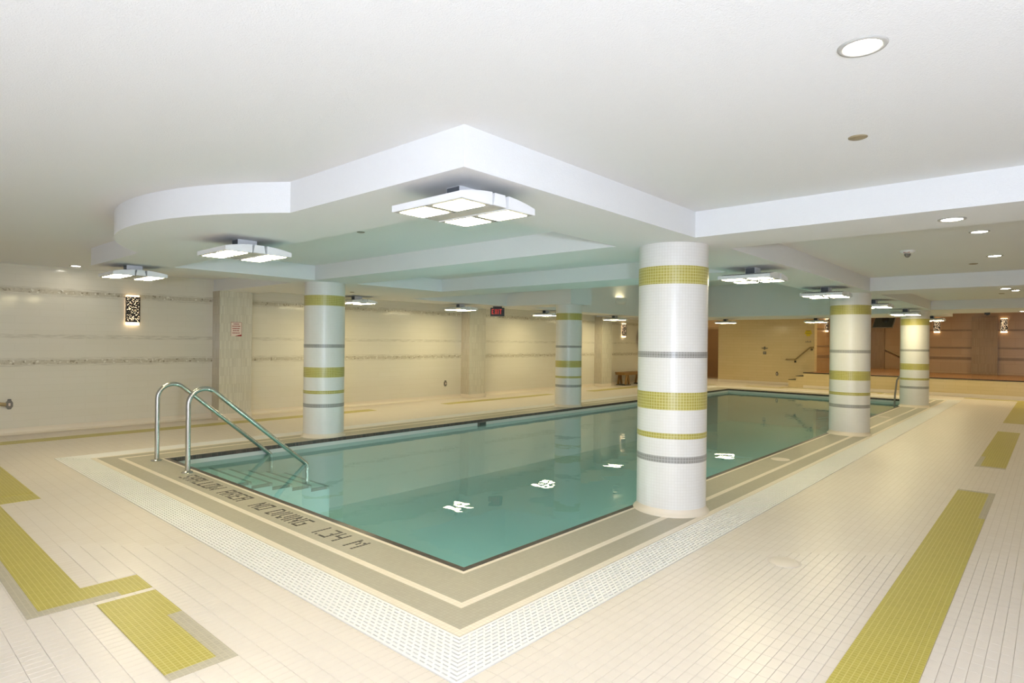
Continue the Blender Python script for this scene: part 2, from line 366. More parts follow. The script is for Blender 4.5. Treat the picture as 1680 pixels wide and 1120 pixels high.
# unseen underwater lamps, added to brighten the water, below the lettering end and the lidded side
def added_pool_lamp(x, y, rz, label):
    r = empty('added_pool_lamp', (x, y, -0.80), rz); tag(r, label, 'added pool light', 'added round underwater pool lamps')
    m = MB(); m.lathe([(0.125, 0.0), (0.13, 0.02), (0.155, 0.018), (0.16, 0.0)], n=28, cap=False); m.v = [(a, c, b2) for a, b2, c in m.v]; m.build('rim', 'steel', r)
    m = MB(); m.lathe([(0.0, 0.014), (0.127, 0.014)], n=28, cap=False); m.v = [(a, c, b2) for a, b2, c in m.v]; m.build('lens', 'added_pool_glow', r)
added_pool_lamp(-2.0, WI, 0, 'added round underwater lamp in the pool wall below the depth lettering')
for k, (y, lb) in enumerate([(1.6, 'added round underwater lamp below the front column'), (4.7, 'added round underwater lamp below the first coping lid'), (7.8, 'added round underwater lamp just before the middle column'), (10.9, 'added round underwater lamp below the second coping lid'), (14.0, 'added round underwater lamp just before the last column')]):
    added_pool_lamp(-WI, y, math.pi / 2, lb)
# overflow grates
def grate(side, label):
    root = empty('overflow_grate'); tag(root, label, 'grate', 'white overflow grates around the pool')
    n = 12; pitch = (D6 - D5) / n; bw = 0.0160
    ribs = MB()
    for k in range(n):
        o = D5 + pitch * (k + 0.5); a, b2 = o - bw / 2, o + bw / 2; m = MB()
        if side == 'near': P = [(-PW - b2, -b2), (b2, -b2), (a, -a), (-PW - a, -a)]
        elif side == 'far': P = [(-PW - a, PL + a), (a, PL + a), (b2, PL + b2), (-PW - b2, PL + b2)]
        elif side == 'right': P = [(a, -a), (b2, -b2), (b2, PL + b2), (a, PL + a)]
        else: P = [(-PW - b2, -b2), (-PW - a, -a), (-PW - a, PL + a), (-PW - b2, PL + b2)]
        m.prism(P, -0.024, 0.0); m.build('bar', 'grate_white', root)
        if k == n - 1: continue
        s0 = o + bw / 2; s1 = s0 + pitch - bw; om = (s0 + s1) / 2
        if side in ('near', 'far'): lo, hi = -PW - om, om
        else: lo, hi = -om, PL + om
        step = 0.052; p = math.ceil((lo + 0.01) / step) * step + (step / 2 if k % 2 else 0)
        while p < hi - 0.02:
            q0, q1 = p, p + 0.014
            if side == 'near': ribs.box(q0, q1, -s1, -s0, -0.02, -0.0005)
            elif side == 'far': ribs.box(q0, q1, PL + s0, PL + s1, -0.02, -0.0005)
            elif side == 'right': ribs.box(s0, s1, q0, q1, -0.02, -0.0005)
            else: ribs.box(-PW - s1, -PW - s0, q0, q1, -0.02, -0.0005)
            p += step
    o = ribs.build('cross_rib', 'grate_white', root, fix=False); o['kind'] = 'stuff'
grate('near', 'white slotted overflow grate along the short end with the depth lettering')
grate('right', 'white slotted overflow grate along the long side with the round lids')
grate('left', 'white slotted overflow grate along the long side facing the sconce wall')
grate('far', 'white slotted overflow grate along the short end below the raised platform')
# depth lettering of dark mosaic tiles
FONT = {'S': '.### #... #... .##. ...# ...# ###.', 'H': '#..# #..# #..# #### #..# #..# #..#', 'A': '#### #..# #..# #### #..# #..# #..#', 'L': '#... #... #... #... #... #... ####',
        'O': '#### #..# #..# #..# #..# #..# ####', 'W': '#...# #...# #...# #.#.# #.#.# ##.## #...#', 'R': '#### #..# #..# ###. #.#. #..# #..#', 'E': '#### #... #... ###. #... #... ####',
        'N': '#..# ##.# ##.# #.## #.## #..# #..#', 'D': '###. #..# #..# #..# #..# #..# ###.', 'I': '# # # # # # #', 'V': '#..# #..# #..# #..# #..# .##. .##.', 'G': '#### #... #... #.## #..# #..# ####',
        '1': '# # # # # # #', '.': '. . . . . . #', '3': '#### ...# ...# ..## ...# ...# ####', '4': '#..# #..# #..# #### ...# ...# ...#', 'M': '#...# ##.## #.#.# #.#.# #...# #...# #...#'}
mark = empty('depth_marking', (-2.5, -0.18, 0)); tag(mark, 'dark tile lettering SHALLOW AREA NO DIVING 1.34 M on the coping', 'lettering')
PXX, PYY, YT = 0.0235, 0.0247, -0.088
for word, xs in (('SHALLOW', -4.12), ('AREA', -3.16), ('NO', -2.50), ('DIVING', -2.185), ('1.34', -1.425), ('M', -0.995)):
    x = xs
    for ch in word:
        rows = FONT[ch].split(' '); m = MB()
        for r, row in enumerate(rows):
            for c, v in enumerate(row):
                if v == '#':
                    m.tile(x + c * PXX + 0.0025, x + (c + 1) * PXX - 0.0025, YT - (r + 1) * PYY + 0.003, YT - r * PYY - 0.003, -0.002, 0.0016, 0.0006)
        m.v = [(a + 2.5, b + 0.18, c) for a, b, c in m.v]
        m.build('letter', 'letter_tile', mark); x += (len(rows[0]) + 1) * PXX

# ------------------------------------------------------------------ ceiling
RX0, RX1, RY0, RY1 = -7.2, -0.126, 5.28, 16.1      # tall recess over the pool
m = MB(); T = 0.12
for r in ((XL, XR, YB, RY0), (XL, RX0, RY0, RY1), (RX1, XR, RY0, RY1), (XL, 0.622, RY1, 18.75), (0.622, XR, RY1, 16.75)):
    m.box(r[0], r[1], r[2], r[3], ZC, ZC + T)
m.box(RX0 - 0.1, RX1 + 0.1, RY0 - 0.1, RY1 + 0.1, ZR, ZR + 0.1)
m.box(RX0 - 0.1, RX0, RY0 - 0.1, RY1 + 0.1, ZC + T, ZR); m.box(RX1, RX1 + 0.1, RY0 - 0.1, RY1 + 0.1, ZC + T, ZR)
m.box(RX0, RX1, RY0 - 0.1, RY0, ZC + T, ZR); m.box(RX0, RX1, RY1, RY1 + 0.1, ZC + T, ZR)
m.box(XL, 0.622, 18.75, 27.4, ZA, ZA + 0.1); m.box(0.622, XR, 16.75, 27.4, ZA, ZA + 0.1)
m.box(XL, 0.622, 18.65, 18.75, ZC + T, ZA); m.box(0.622, XR, 16.65, 16.75, ZC + T, ZA); m.box(0.522, 0.622, 16.75, 18.75, ZC + T, ZA)
ceil = struct(m.build('ceiling', 'ceiling_paint'))
def blk(name, x0, x1, y0, y1, z0=ZS, z1=ZC):
    m = MB(); m.box(x0, x1, y0, y1, z0, z1); return m.build(name, 'ceiling_paint', ceil)
# curved drop on the front of the ring beam
bc, ba, bb, bs = -2.655, -1.104, -4.206, 0.55
half = (ba - bb) / 2; BR = (half * half + bs * bs) / (2 * bs); a0 = math.asin(half / BR)
arc = [(bc + BR * math.sin(a), -0.628 - bs + BR - BR * math.cos(a)) for a in [a0 - 2 * a0 * k / 48 for k in range(49)]]
m = MB(); m.prism(arc[::-1], ZS, ZC); m.build('curved_bulkhead', 'ceiling_paint', ceil)
blk('bulkhead', -5.95, 0.622, -0.628, 0.068); blk('bulkhead', -5.95, -5.26, 0.068, 1.981); blk('bulkhead', RX1, 0.622, 0.068, 1.981)
blk('beam', XL, XR, 1.981, 2.69)
blk('bulkhead', RX1, 0.622, 2.69, 16.1)
blk('bulkhead', -8.0, -5.26, 2.69, 4.44); blk('beam', -8.0, RX1, 4.44, 5.28)
blk('bulkhead', -8.0, RX0, 5.28, 16.1)
blk('beam', RX0, -5.26, 8.28, 9.1, ZS, ZR); blk('beam', XL, -8.0, 8.28, 9.1)
blk('beam', RX0, -5.26, 14.6, 15.4, ZS, ZR); blk('beam', XL, -8.0, 14.6, 15.4)
blk('beam', 0.622, XR, 8.28, 9.1); blk('beam', 0.622, XR, 14.6, 16.75)
blk('bulkhead', XL, 0.622, 16.1, 18.75)

# ------------------------------------------------------------------ walls
def wall(name, mat, x0, x1, y0, y1, z0, z1):
    m = MB(); m.box(x0, x1, y0, y1, z0, z1); return struct(m.build(name, mat))
wl = wall('wall_left', 'wall_tile', XL - 0.15, XL, YB, 22.7, -0.1, ZA)
wall('wall_right', 'ceiling_paint', XR, XR + 0.15, YB, 27.4, -0.1, ZA)
wall('wall_back', 'ceiling_paint', XL, XR, YB - 0.15, YB, -0.1, ZA)
wf = wall('wall_far', 'wall_tile_far', -7.22, XB, YF, YF + 0.3, -0.1, ZA)
wall('wall_corridor', 'wood_door', -7.22, -7.07, YF + 0.3, 22.7, -0.1, ZA)
wall('wall_end', 'brown_tile_xz', XL, -7.07, 22.7, 22.85, -0.1, ZA)
ws = wall('wall_side', 'brown_tile_yz', XB - 0.15, XB, YF + 0.3, 27.4, -0.1, ZA)
wn = wall('wall_alcove', 'brown_tile_xz', XB, -1.0, 27.3, 27.45, -0.1, ZA)
wp = wall('wall_platform', 'brown_tile_xz', -1.0, XR, 24.4, 27.3, -0.1, ZA)
# brown door in the far corner with frame and panel above
d = struct(empty('door_1', (-8.1, 22.66, 0)))
m = MB(); m.box(-0.62, 0.62, -0.02, 0.03, 0.06, 2.12); m.build('door_panel', 'wood_door', d)
m = MB(); m.box(-0.70, -0.62, -0.05, 0.04, 0, 2.2); m.box(0.62, 0.70, -0.05, 0.04, 0, 2.2); m.box(-0.62, 0.62, -0.05, 0.04, 2.12, 2.2); m.build('door_frame', 'brown_band', d)
m = MB(); m.lathe([(0.0, -0.02), (0.025, -0.015), (0.025, 0.015), (0, 0.02)], (-0.5, -0.06, 1.02), 12); m.build('handle', 'steel_satin', d)
# pilasters, bands and cove base on the left wall
PIL = [(1.97, 2.57), (8.30, 8.90), (14.50, 15.10)]
for y0, y1 in PIL:
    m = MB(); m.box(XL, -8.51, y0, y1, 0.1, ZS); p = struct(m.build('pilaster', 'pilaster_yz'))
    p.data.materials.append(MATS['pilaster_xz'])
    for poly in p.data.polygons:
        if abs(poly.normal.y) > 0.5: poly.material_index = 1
    m = MB(); m.box(XL, -8.50, y0 - 0.01, y1 + 0.01, 0, 0.1); m.build('pilaster_base', 'cove_cream', p)
segs = [(YB, 1.97), (2.57, 8.30), (8.90, 14.50), (15.10, 22.6)]
for a, b2 in segs:
    for z0, z1, chips in ((2.115, 2.24, True), (1.448, 1.514, False), (1.02, 1.15, True)):
        m = MB(); m.box(XL, XL + 0.006, a, b2, z0, z1); bd = m.build('mosaic_band', 'wall_band', wl)
        if chips:
            m = MB(); zc_ = (z0 + z1) / 2; m.box(XL, XL + 0.009, a, b2, zc_ - 0.032, zc_ + 0.032); m.build('chip_row', 'wall_chips', bd)
    m = MB(); m.extr([(XL, 0.0), (XL + 0.10, 0.0), (XL + 0.055, 0.012), (XL + 0.025, 0.035), (XL + 0.012, 0.07), (XL + 0.012, 0.1), (XL, 0.1)], 'Y', a, b2)
    struct(m.build('baseboard_left', 'cove_cream'))
m = MB(); m.box(-7.22, -4.2, YF - 0.02, YF, 0, 0.09); struct(m.build('baseboard_far', 'cove_cream'))
# bands on the brown walls
for z0, z1 in ((1.02, 1.12), (1.42, 1.48), (2.05, 2.11)):
    m = MB(); m.box(-1.0, 0.62, 24.39, 24.40, z0, z1); m.build('mosaic_band', 'brown_band', wp)
    m = MB(); m.box(1.34, XR, 24.39, 24.40, z0, z1); m.build('mosaic_band', 'brown_band', wp)
    m = MB(); m.box(XB, XB + 0.008, YF + 0.3, 27.3, z0, z1); m.build('mosaic_band', 'brown_band', ws)
m = MB(); m.box(0.62, 1.34, 24.22, 24.40, PT, 2.55); m.build('pilaster', 'pilaster_brown', wp)
m = MB(); m.box(-3.3, -2.6, 27.15, 27.3, PT, 2.6); m.build('pilaster', 'pilaster_brown', wn)
# raised platform and its steps
m = MB(); m.box(XB - 0.04, XR, YP, 27.3, -0.1, PT - 0.02)
plat = struct(m.build('platform', 'wall_tile_far'))
m = MB(); m.box(XB - 0.05, XR, YP - 0.012, 27.3, PT - 0.02, PT); m.build('platform_top', 'brown_floor', plat)
m = MB(); m.box(XB - 0.05, XR, YP - 0.018, YP + 0.05, PT - 0.022, PT + 0.003); m.build('edge_strip', 'black_metal', plat)
m = MB(); m.box(XB - 0.04, XR, YP - 0.02, YP, 0, 0.09); m.build('platform_base', 'cove_cream', plat)
for x0, x1, z in ((-4.19, -3.94, 0.25), (-3.94, -3.69, 0.39)):
    m = MB(); m.box(x0, x1, YP, YF, -0.1, z); s_ = m.build('step', 'wall_tile_far', plat)
    m = MB(); m.box(x0 - 0.006, x1, YP - 0.01, YF, z, z + 0.012); m.build('nosing', 'black_metal', s_)

# ------------------------------------------------------------------ columns
def make_column():
    r = empty('mosaic_column')
    zz = [0.03, 0.456, 0.513, 0.663, 0.711, 0.91, 1.061, 1.359, 1.41, 1.995, 2.15, ZS]
    kinds = [('shaft', 'column_white'), ('mosaic_ring', 'column_grey'), ('shaft', 'column_white'), ('mosaic_ring', 'column_green'), ('shaft', 'column_white'), ('mosaic_ring', 'column_green'),
             ('shaft', 'column_white'), ('mosaic_ring', 'column_grey'), ('shaft', 'column_white'), ('mosaic_ring', 'column_green'), ('shaft', 'column_white')]
    for k, (n, mt) in enumerate(kinds):
        m = MB(); rr = CR + (0.0015 if n == 'mosaic_ring' else 0); m.lathe([(rr, zz[k]), (rr, zz[k + 1])], n=72, uv=True); m.build(n, mt, r, fix=False)
    m = MB(); m.lathe([(CR + 0.030, 0.0), (CR + 0.028, 0.008), (CR + 0.014, 0.018), (CR + 0.004, 0.04), (CR, 0.06)], n=72); m.build('cove_base', 'cove_cream', r, fix=False)
    return r
col0 = make_column()
cl = ['banded white mosaic column on the lidded pool side, nearest the depth lettering end', 'middle banded white mosaic column on the lidded pool side', 'banded white mosaic column beside the far grab rail, on the lidded pool side',
      'banded white mosaic column on the sconce wall side of the pool, near the stair rails', 'middle banded white mosaic column on the sconce wall side of the pool', 'banded white mosaic column on the sconce wall side, nearest the raised platform']
for k, (x, y) in enumerate(COLS):
    o = col0 if k == 0 else copy_tree(col0)
    o.location = (x, y, 0); tag(o, cl[k], 'column', 'banded mosaic columns around the pool')

# ------------------------------------------------------------------ four-panel ceiling lights
def make_light():
    r = empty('ceiling_light')
    H = 0.29; zb, L = -0.138, H
    m = MB(); m.box(-0.055, 0.055, -0.085, 0.085, -0.072, 0.0); m.build('bracket', 'lamp_white', r)
    for q in (-1, 1):
        m = MB(); a_, b_ = sorted((q * 0.085, q * 0.088)); m.box(-0.050, 0.050, a_, b_, -0.068, -0.003); m.build('bracket_cover', 'bracket_grey', r)
    top = lambda y: -0.068 - 0.034 * (abs(y) / H) ** 2
    for s in (-1, 1):
        ys = [0.065 + (H - 0.065) * k / 8 for k in range(9)]
        prof = [(s * 0.065, zb)] + [(s * y, top(y)) for y in ys] + [(s * H, zb)]
        wing = MB(); wing.extr(prof, 'X', -L, L); wg = wing.build('wing', 'lamp_white', r)
        m = MB()
        for k in range(18):
            x = -L + 0.03 + k * (2 * L - 0.06) / 17
            m.extr([(s * 0.10, top(0.10) - 0.01), (s * 0.10, top(0.10) + 0.004), (s * 0.17, top(0.17) + 0.004), (s * 0.24, top(0.24) + 0.003), (s * 0.24, top(0.24) - 0.01)], 'X', x - 0.005, x + 0.005)
        f = m.build('cooling_fin', 'lamp_fin', wg); f['kind'] = 'stuff'
        ya, yb = sorted((s * 0.07, s * (H - 0.008))); m = MB(); m.box(-L + 0.008, L - 0.008, ya, yb, zb - 0.0015, zb + 0.002); m.build('underside', 'lamp_grey', wg)
        m = MB(); m.box(-0.004, 0.004, ya, yb, zb - 0.003, zb); m.build('seam', 'bracket_grey', wg)
        for t_ in (-1, 1):
            xa, xb = sorted((t_ * 0.032, t_ * (L - 0.035))); ya, yb = sorted((s * 0.088, s * (H - 0.032)))
            m = MB(); m.box(xa, xb, ya, yb, zb - 0.004, zb + 0.001); m.build('light_panel', 'panel_light', wg)
    m = MB(); m.extr([(-0.052, zb + 0.004), (-0.04, -0.069), (0.04, -0.069), (0.052, zb + 0.004)], 'X', -L + 0.004, L - 0.004); m.build('spine', 'lamp_white', r)
    m = MB(); m.box(-L + 0.01, L - 0.01, -0.05, 0.05, zb + 0.001, zb + 0.004); m.build('spine_cover', 'lamp_grey', r)
    return r
L0 = make_light()
lights = [(0.285, -0.305, 'square four-panel ceiling light at the bulkhead corner above the depth lettering end'), (-2.55, -0.285, 'square four-panel ceiling light under the curved bulkhead above the stair rails'),
          (-5.56, -0.285, 'square four-panel ceiling light on the bulkhead corner nearest the left wall sconce'),
          (0.25, 4.27, 'first four-panel light on the bulkhead over the lidded side, past the front column'), (0.25, 7.24, 'four-panel light on the bulkhead just before the middle column of the lidded side'),
          (0.25, 10.44, 'four-panel light on the bulkhead just past the middle column of the lidded side'), (0.22, 13.97, 'four-panel light on the bulkhead just before the column with the grab rail'),
          (0.22, 17.99, 'four-panel light behind the column with the grab rail, near the platform'),
          (-7.58, 4.25, 'four-panel light over the sconce wall aisle, first past the sign pilaster'), (-7.62, 7.13, 'four-panel light over the sconce wall aisle beside the exit sign'),
          (-7.64, 10.38, 'four-panel light over the sconce wall aisle beyond the exit sign'), (-7.66, 13.91, 'four-panel light over the sconce wall aisle near the bench'),
          (-5.70, 17.93, 'four-panel light near the brown door in the far corner'), (-2.88, 18.25, 'four-panel light above the platform steps')]
for k, (x, y, lb) in enumerate(lights):
    o = L0 if k == 0 else copy_tree(L0)
    o.location = (x, y, ZS); tag(o, lb, 'ceiling light', 'square four-panel ceiling lights')

# ------------------------------------------------------------------ round downlights and ceiling discs
def make_down():
    r = empty('downlight')
    m = MB(); m.lathe([(0.060, -0.001), (0.064, -0.006), (0.079, -0.005), (0.082, 0.0)], n=32, cap=False); m.build('trim_ring', 'lamp_grey', r)
    m = MB(); m.lathe([(0.0, -0.0022), (0.061, -0.0022)], n=32, cap=False); m.build('lens', 'down_light', r, fix=False)
    return r
D0 = make_down()
downs = [(2.297, -0.246, ZC, 'round recessed downlight in the open ceiling beside the bronze disc'), (2.294, 2.363, ZS, 'round downlight in the underside of the first cross beam'), (2.287, 4.437, ZC, 'round downlight between the first cross beam and the smoke alarm strobe'),
         (2.284, 6.432, ZC, 'round downlight between the smoke alarm strobe and the second cross beam'), (2.275, 8.80, ZS, 'round downlight in the underside of the second cross beam'), (2.26, 12.2, ZC, 'round downlight past the second cross beam above the floor inlays'),
         (2.23, 16.2, ZS, 'round downlight in the last beam before the platform'), (-8.35, -0.25, ZC, 'round downlight close to the left wall by the sconce'), (2.297, -2.75, ZC, 'added round downlight over the open floor near the plain back wall'),
         (-0.6, -3.4, ZC, 'added round downlight over the floor away from the pool lettering end'), (-3.6, -3.4, ZC, 'added round downlight over the floor beyond the curved bulkhead'), (-6.6, -3.4, ZC, 'added round downlight over the corner floor near the left wall')]  # entries from the back-wall one onward are unseen, added for extra brightness
for k, (x, y, z, lb) in enumerate(downs):
    o = D0 if k == 0 else copy_tree(D0)
    o.location = (x, y, z - 0.0); tag(o, lb, 'downlight', 'round recessed downlights')
def disc(name, x, y, z, r, mat, label):
    m = MB(); m.lathe([(0, -0.008), (r * 0.8, -0.007), (r, -0.003), (r, 0)], n=28); o = m.build(name, mat); o.location = (x, y, z); tag(o, label, 'sprinkler cover', 'flat round ceiling covers')
disc('sprinkler_cover', 2.053, 0.82, ZC, 0.045, 'disc_bronze', 'bronze round cover plate in the open ceiling past the first downlight')
disc('sprinkler_cover', -2.37, 0.80, ZC, 0.04, 'steel_satin', 'dark round cover plate in the ceiling coffer above the stair rails')
disc('sprinkler_cover', -6.70, 3.56, ZS, 0.04, 'disc_bronze', 'small round cover plate on the lowered ceiling by the sign pilaster')
disc('sprinkler_cover', 2.026, 7.14, ZC, 0.05, 'disc_bronze', 'small round cover plate just before the second cross beam')
disc('sprinkler_cover', 2.017, 12.9, ZC, 0.05, 'disc_bronze', 'small round cover plate beyond the second cross beam')
# unseen large round lamps, added to brighten the far end, over the raised platform, above the last beam
def make_big():
    r = empty('added_platform_lamp')
    m = MB(); m.lathe([(0.16, -0.004), (0.165, -0.03), (0.19, -0.028), (0.195, 0.0)], n=32, cap=False); m.build('trim_ring', 'lamp_white', r)
    m = MB(); m.lathe([(0.0, -0.02), (0.162, -0.02)], n=32, cap=False); m.build('lens', 'added_platform_light', r, fix=False)
    return r
B0 = make_big()
for k, (x, y, lb) in enumerate([(-2.2, 21.4, 'added large round lamp above the platform steps'), (0.4, 21.4, 'added large round lamp above the platform before the brown wall'), (2.9, 21.4, 'added large round lamp above the platform far from the steps'), (2.9, 18.4, 'added large round lamp between the last beam and the platform'), (-2.3, 25.0, 'added large round lamp over the brown alcove behind the platform'), (-7.9, 21.0, 'added large round lamp before the brown corner door')]):
    o = B0 if k == 0 else copy_tree(B0)
    o.location = (x, y, ZA); tag(o, lb, 'ceiling light', 'added large round platform lamps')
# strobe / smoke alarm
r = empty('alarm_strobe', (1.573, 5.374, ZC)); tag(r, 'white ceiling alarm strobe with clear dome by the row of downlights', 'alarm')
m = MB(); m.lathe([(0.075, 0), (0.074, -0.018), (0.05, -0.035), (0.045, -0.036)], n=28); m.build('base', 'white_plastic', r)
m = MB(); m.lathe([(0.032, -0.034), (0.03, -0.055), (0.016, -0.075), (0.0, -0.08)], n=20); m.build('lens', 'grey_plastic', r)
m = MB(); m.box(-0.03, 0.03, -0.062, -0.055, -0.03, -0.022); m.build('label_strip', 'sign_red', r)

# ------------------------------------------------------------------ stair rails
def arc_pts(c, r, a0, a1, n, x):
    return [(x, c[0] + r * math.cos(a0 + (a1 - a0) * k / n), c[1] + r * math.sin(a0 + (a1 - a0) * k / n)) for k in range(n + 1)]
def make_rail():
    r = empty('stair_handrail'); R = 0.0265
    # vertical post, rounded top, long slope into the water, short drop to the step
    sl = math.atan2(-0.99, 1.155); cr_ = 0.17; cyc, czc = -0.10 + cr_, 0.745
    pts = [(0, -0.10, 0.0), (0, -0.10, 0.35), (0, -0.10, 0.70)] + arc_pts((cyc, czc), cr_, math.pi, math.pi / 2 + sl, 14, 0)
    e = pts[-1]; tt = (e[2] + 0.08) / 0.99
    q = (0, e[1] + 1.155 * tt, -0.08)
    pts += [(0, e[1] + (q[1] - e[1]) * k / 3, e[2] + (q[2] - e[2]) * k / 3) for k in (1, 2)] + [q, (0, q[1] + 0.035, -0.115), (0, q[1] + 0.045, -0.16), (0, q[1] + 0.045, -0.36)]
    m = MB(); m.tube(pts, R, 16); m.build('rail', 'steel', r)
    m = MB(); m.lathe([(R + 0.001, 0.022), (R + 0.012, 0.016), (0.062, 0.008), (0.066, 0.0)], (0, -0.10, 0), 28); m.build('flange', 'steel', r)
    return r
h0 = make_rail(); h0.location = (-5.249, 0, 0); tag(h0, 'curved steel stair handrail closest to the pool corner near the left wall', 'handrail', 'steel stair handrails')
h1 = copy_tree(h0); h1.location = (-4.291, 0, 0); tag(h1, 'curved steel stair handrail standing beside the first letter of the depth marking', 'handrail', 'steel stair handrails')
# far grab rail by the last column
r = empty('grab_rail', (0.37, 16.2, 0)); tag(r, 'low dark grab rail curving into the pool behind the last column', 'grab rail')
m = MB(); m.tube([(0, 0, 0), (0, 0, 0.62), (-0.03, 0, 0.70), (-0.10, 0, 0.74), (-0.5, 0, 0.74), (-0.62, 0, 0.68), (-0.68, 0, 0.58), (-0.72, 0, 0.2), (-0.74, 0, -0.3)], 0.022, 10); m.build('rail', 'steel_satin', r)
m = MB(); m.lathe([(0.022, 0.02), (0.055, 0.008), (0.06, 0)], n=20); m.build('flange', 'steel_satin', r)

# ------------------------------------------------------------------ wall sconces
def make_sconce():
    r = empty('wall_sconce')            # local: wall plane x=0, faces +x, origin at the middle
    m = MB(); m.box(0.0, 0.012, -0.07, 0.07, -0.16, 0.16); m.build('back_plate', 'steel_satin', r)
    m = MB(); m.box(0.015, 0.075, -0.093, 0.093, -0.258, 0.245); m.build('frosted_glass', 'sconce_light', r)
    m = MB(); m.box(0.082, 0.085, -0.1, 0.1, -0.205, 0.215); m.box(0.012, 0.082, -0.1, -0.097, -0.205, 0.215); m.box(0.012, 0.082, 0.097, 0.1, -0.205, 0.215); c = m.build('perforated_cover', 'perforated_metal', r)
    m = MB(); m.box(0.08, 0.088, -0.102, 0.102, 0.207, 0.218); m.box(0.08, 0.088, -0.102, 0.102, -0.208, -0.197); m.box(0.08, 0.088, -0.102, -0.096, -0.2, 0.21); m.box(0.08, 0.088, 0.096, 0.102, -0.2, 0.21); m.build('rim', 'black_metal', c)
    return r
s0 = make_sconce()
for k, (x, y, z, rz, lb) in enumerate([(XL, 0.645, 1.945, 0, 'perforated metal wall sconce on the cream wall before the sign pilaster'), (XL, 16.3, 1.945, 0, 'perforated metal wall sconce above the wooden bench'),
        (1.50, 24.4, 2.25, -math.pi / 2, 'perforated metal wall sconce on the brown wall beside the brown pilaster'), (-0.42, 24.4, 2.25, -math.pi / 2, 'perforated metal wall sconce on the brown wall behind the last column'),
        (XB, 22.3, 2.25, 0, 'perforated metal wall sconce on the brown side wall by the platform steps')]):
    o = s0 if k == 0 else copy_tree(s0)
    o.location = (x, y, z); o.rotation_euler = (0, 0, rz); tag(o, lb, 'wall sconce', 'perforated wall sconces')
# oval uplight in the tall recess
r = empty('uplight', (RX0, 13.45, 2.80)); tag(r, 'oval white uplight on the green shaded recess wall', 'wall light')
m = MB(); m.lathe([(0.0, -0.13), (0.20, -0.12), (0.26, -0.05), (0.27, 0.06), (0.25, 0.065), (0.24, 0.0)], (0, 0, 0), 28, cap=False); m.v = [(max(0.0, a * 0.62 + 0.03), b2, c) for a, b2, c in m.v]; m.build('bowl', 'lamp_white', r)
m = MB(); m.lathe([(0.0, 0.03), (0.22, 0.03)], n=24, cap=False); m.v = [(max(0.005, a * 0.6 + 0.03), b2, c + a * 0.12) for a, b2, c in m.v]; m.build('lamp', 'up_light', r)

# ------------------------------------------------------------------ signs and plates
r = empty('exit_sign', (-7.45, 8.22, ZS)); tag(r, 'black ceiling-hung exit sign with red letters', 'exit sign')
m = MB(); m.box(-0.11, 0.11, -0.04, 0.04, -0.035, 0); m.build('canopy', 'black_plastic', r)
m = MB(); m.box(-0.17, 0.17, -0.05, 0.05, -0.245, -0.035); hs = m.build('housing', 'black_plastic', r)
r.rotation_euler = (0, 0, math.radians(38))
EX = {'E': '### #.. #.. ##. #.. #.. ###', 'X': '#.# #.# #.# .#. #.# #.# #.#', 'I': '# # # # # # #', 'T': '### .#. .#. .#. .#. .#. .#.'}
x = -0.135; u = 0.0175
for ch in 'EXIT':
    rows = EX[ch].split(' '); m = MB()
    for a, row in enumerate(rows):
        for c, v in enumerate(row):
            if v == '#': m.box(x + c * u, x + (c + 1) * u, -0.053, -0.05, -0.07 - (a + 1) * u, -0.07 - a * u)
    m.build('letter', 'exit_red', hs); x += (len(rows[0]) + 1.3) * u
r = empty('pilaster_sign', (-8.51, 2.27, 1.655)); tag(r, 'small white notice with red print and red corner on the pilaster', 'sign')
m = MB(); m.box(0, 0.004, -0.10, 0.10, -0.13, 0.13); pb = m.build('panel', 'sign_white', r)
m = MB(); m.box(0.004, 0.005, -0.10, 0.10, 0.124, 0.13); m.box(0.004, 0.005, -0.10, -0.095, -0.13, 0.124); m.box(0.004, 0.005, 0.095, 0.10, -0.13, 0.124); m.build('border', 'sign_red', pb)
m = MB(); m.add([(0.0055, -0.03, -0.13), (0.0055, 0.10, -0.13), (0.0055, 0.10, -0.095), (0.0055, 0.04, -0.108)], [(0, 1, 2, 3)]); m.build('red_corner', 'sign_red', pb, fix=False)
m = MB()
for z, ww in ((0.095, 0.05), (0.055, 0.075), (0.015, 0.072), (-0.025, 0.06), (-0.07, 0.072)):
    yy = -ww
    while yy < ww - 0.008:
        l_ = random.uniform(0.008, 0.02); m.box(0.004, 0.0052, yy, min(ww, yy + l_), z - 0.009, z + 0.009); yy += l_ + 0.006
m.build('print', 'sign_red', pb)
def plate(name, x, y, z, w, h, mat, label, cat, face='y'):
    r = empty(name, (x, y, z)); tag(r, label, cat)
    m = MB(); m.tile(-w / 2, w / 2, -h / 2, h / 2, 0, 0.012, 0.003)
    m.v = [(a, -c, b2) for a, b2, c in m.v] if face == 'y' else [(c, a, b2) for a, b2, c in m.v]
    m.build('plate', mat, r)
    return r
r = empty('warning_sign', (-3.86, YF, 1.92)); tag(r, 'yellow diamond-edged notice on the far wall above the step rail', 'sign')
m = MB(); m.extr([(-0.13, -0.02), (-0.09, 0.06), (-0.1, 0.1), (0.1, 0.1), (0.09, 0.06), (0.13, -0.02), (0.07, -0.05), (0.06, -0.11), (-0.06, -0.11), (-0.07, -0.05)], 'Y', -0.006, 0.0); m.build('panel', 'sign_yellow', r)
m = MB(); m.box(-0.06, 0.06, -0.008, -0.006, 0.075, 0.088); m.box(-0.08, 0.08, -0.008, -0.006, -0.02, -0.008); m.build('print', 'pool_dark', r)
r = empty('notice_sheet', (-3.86, YF, 1.66)); tag(r, 'small pale notice with grey figures below the yellow notice', 'sign')
m = MB(); m.box(-0.11, 0.11, -0.004, 0, -0.12, 0.10); m.build('sheet', 'wall_tile_far', r)
m = MB()
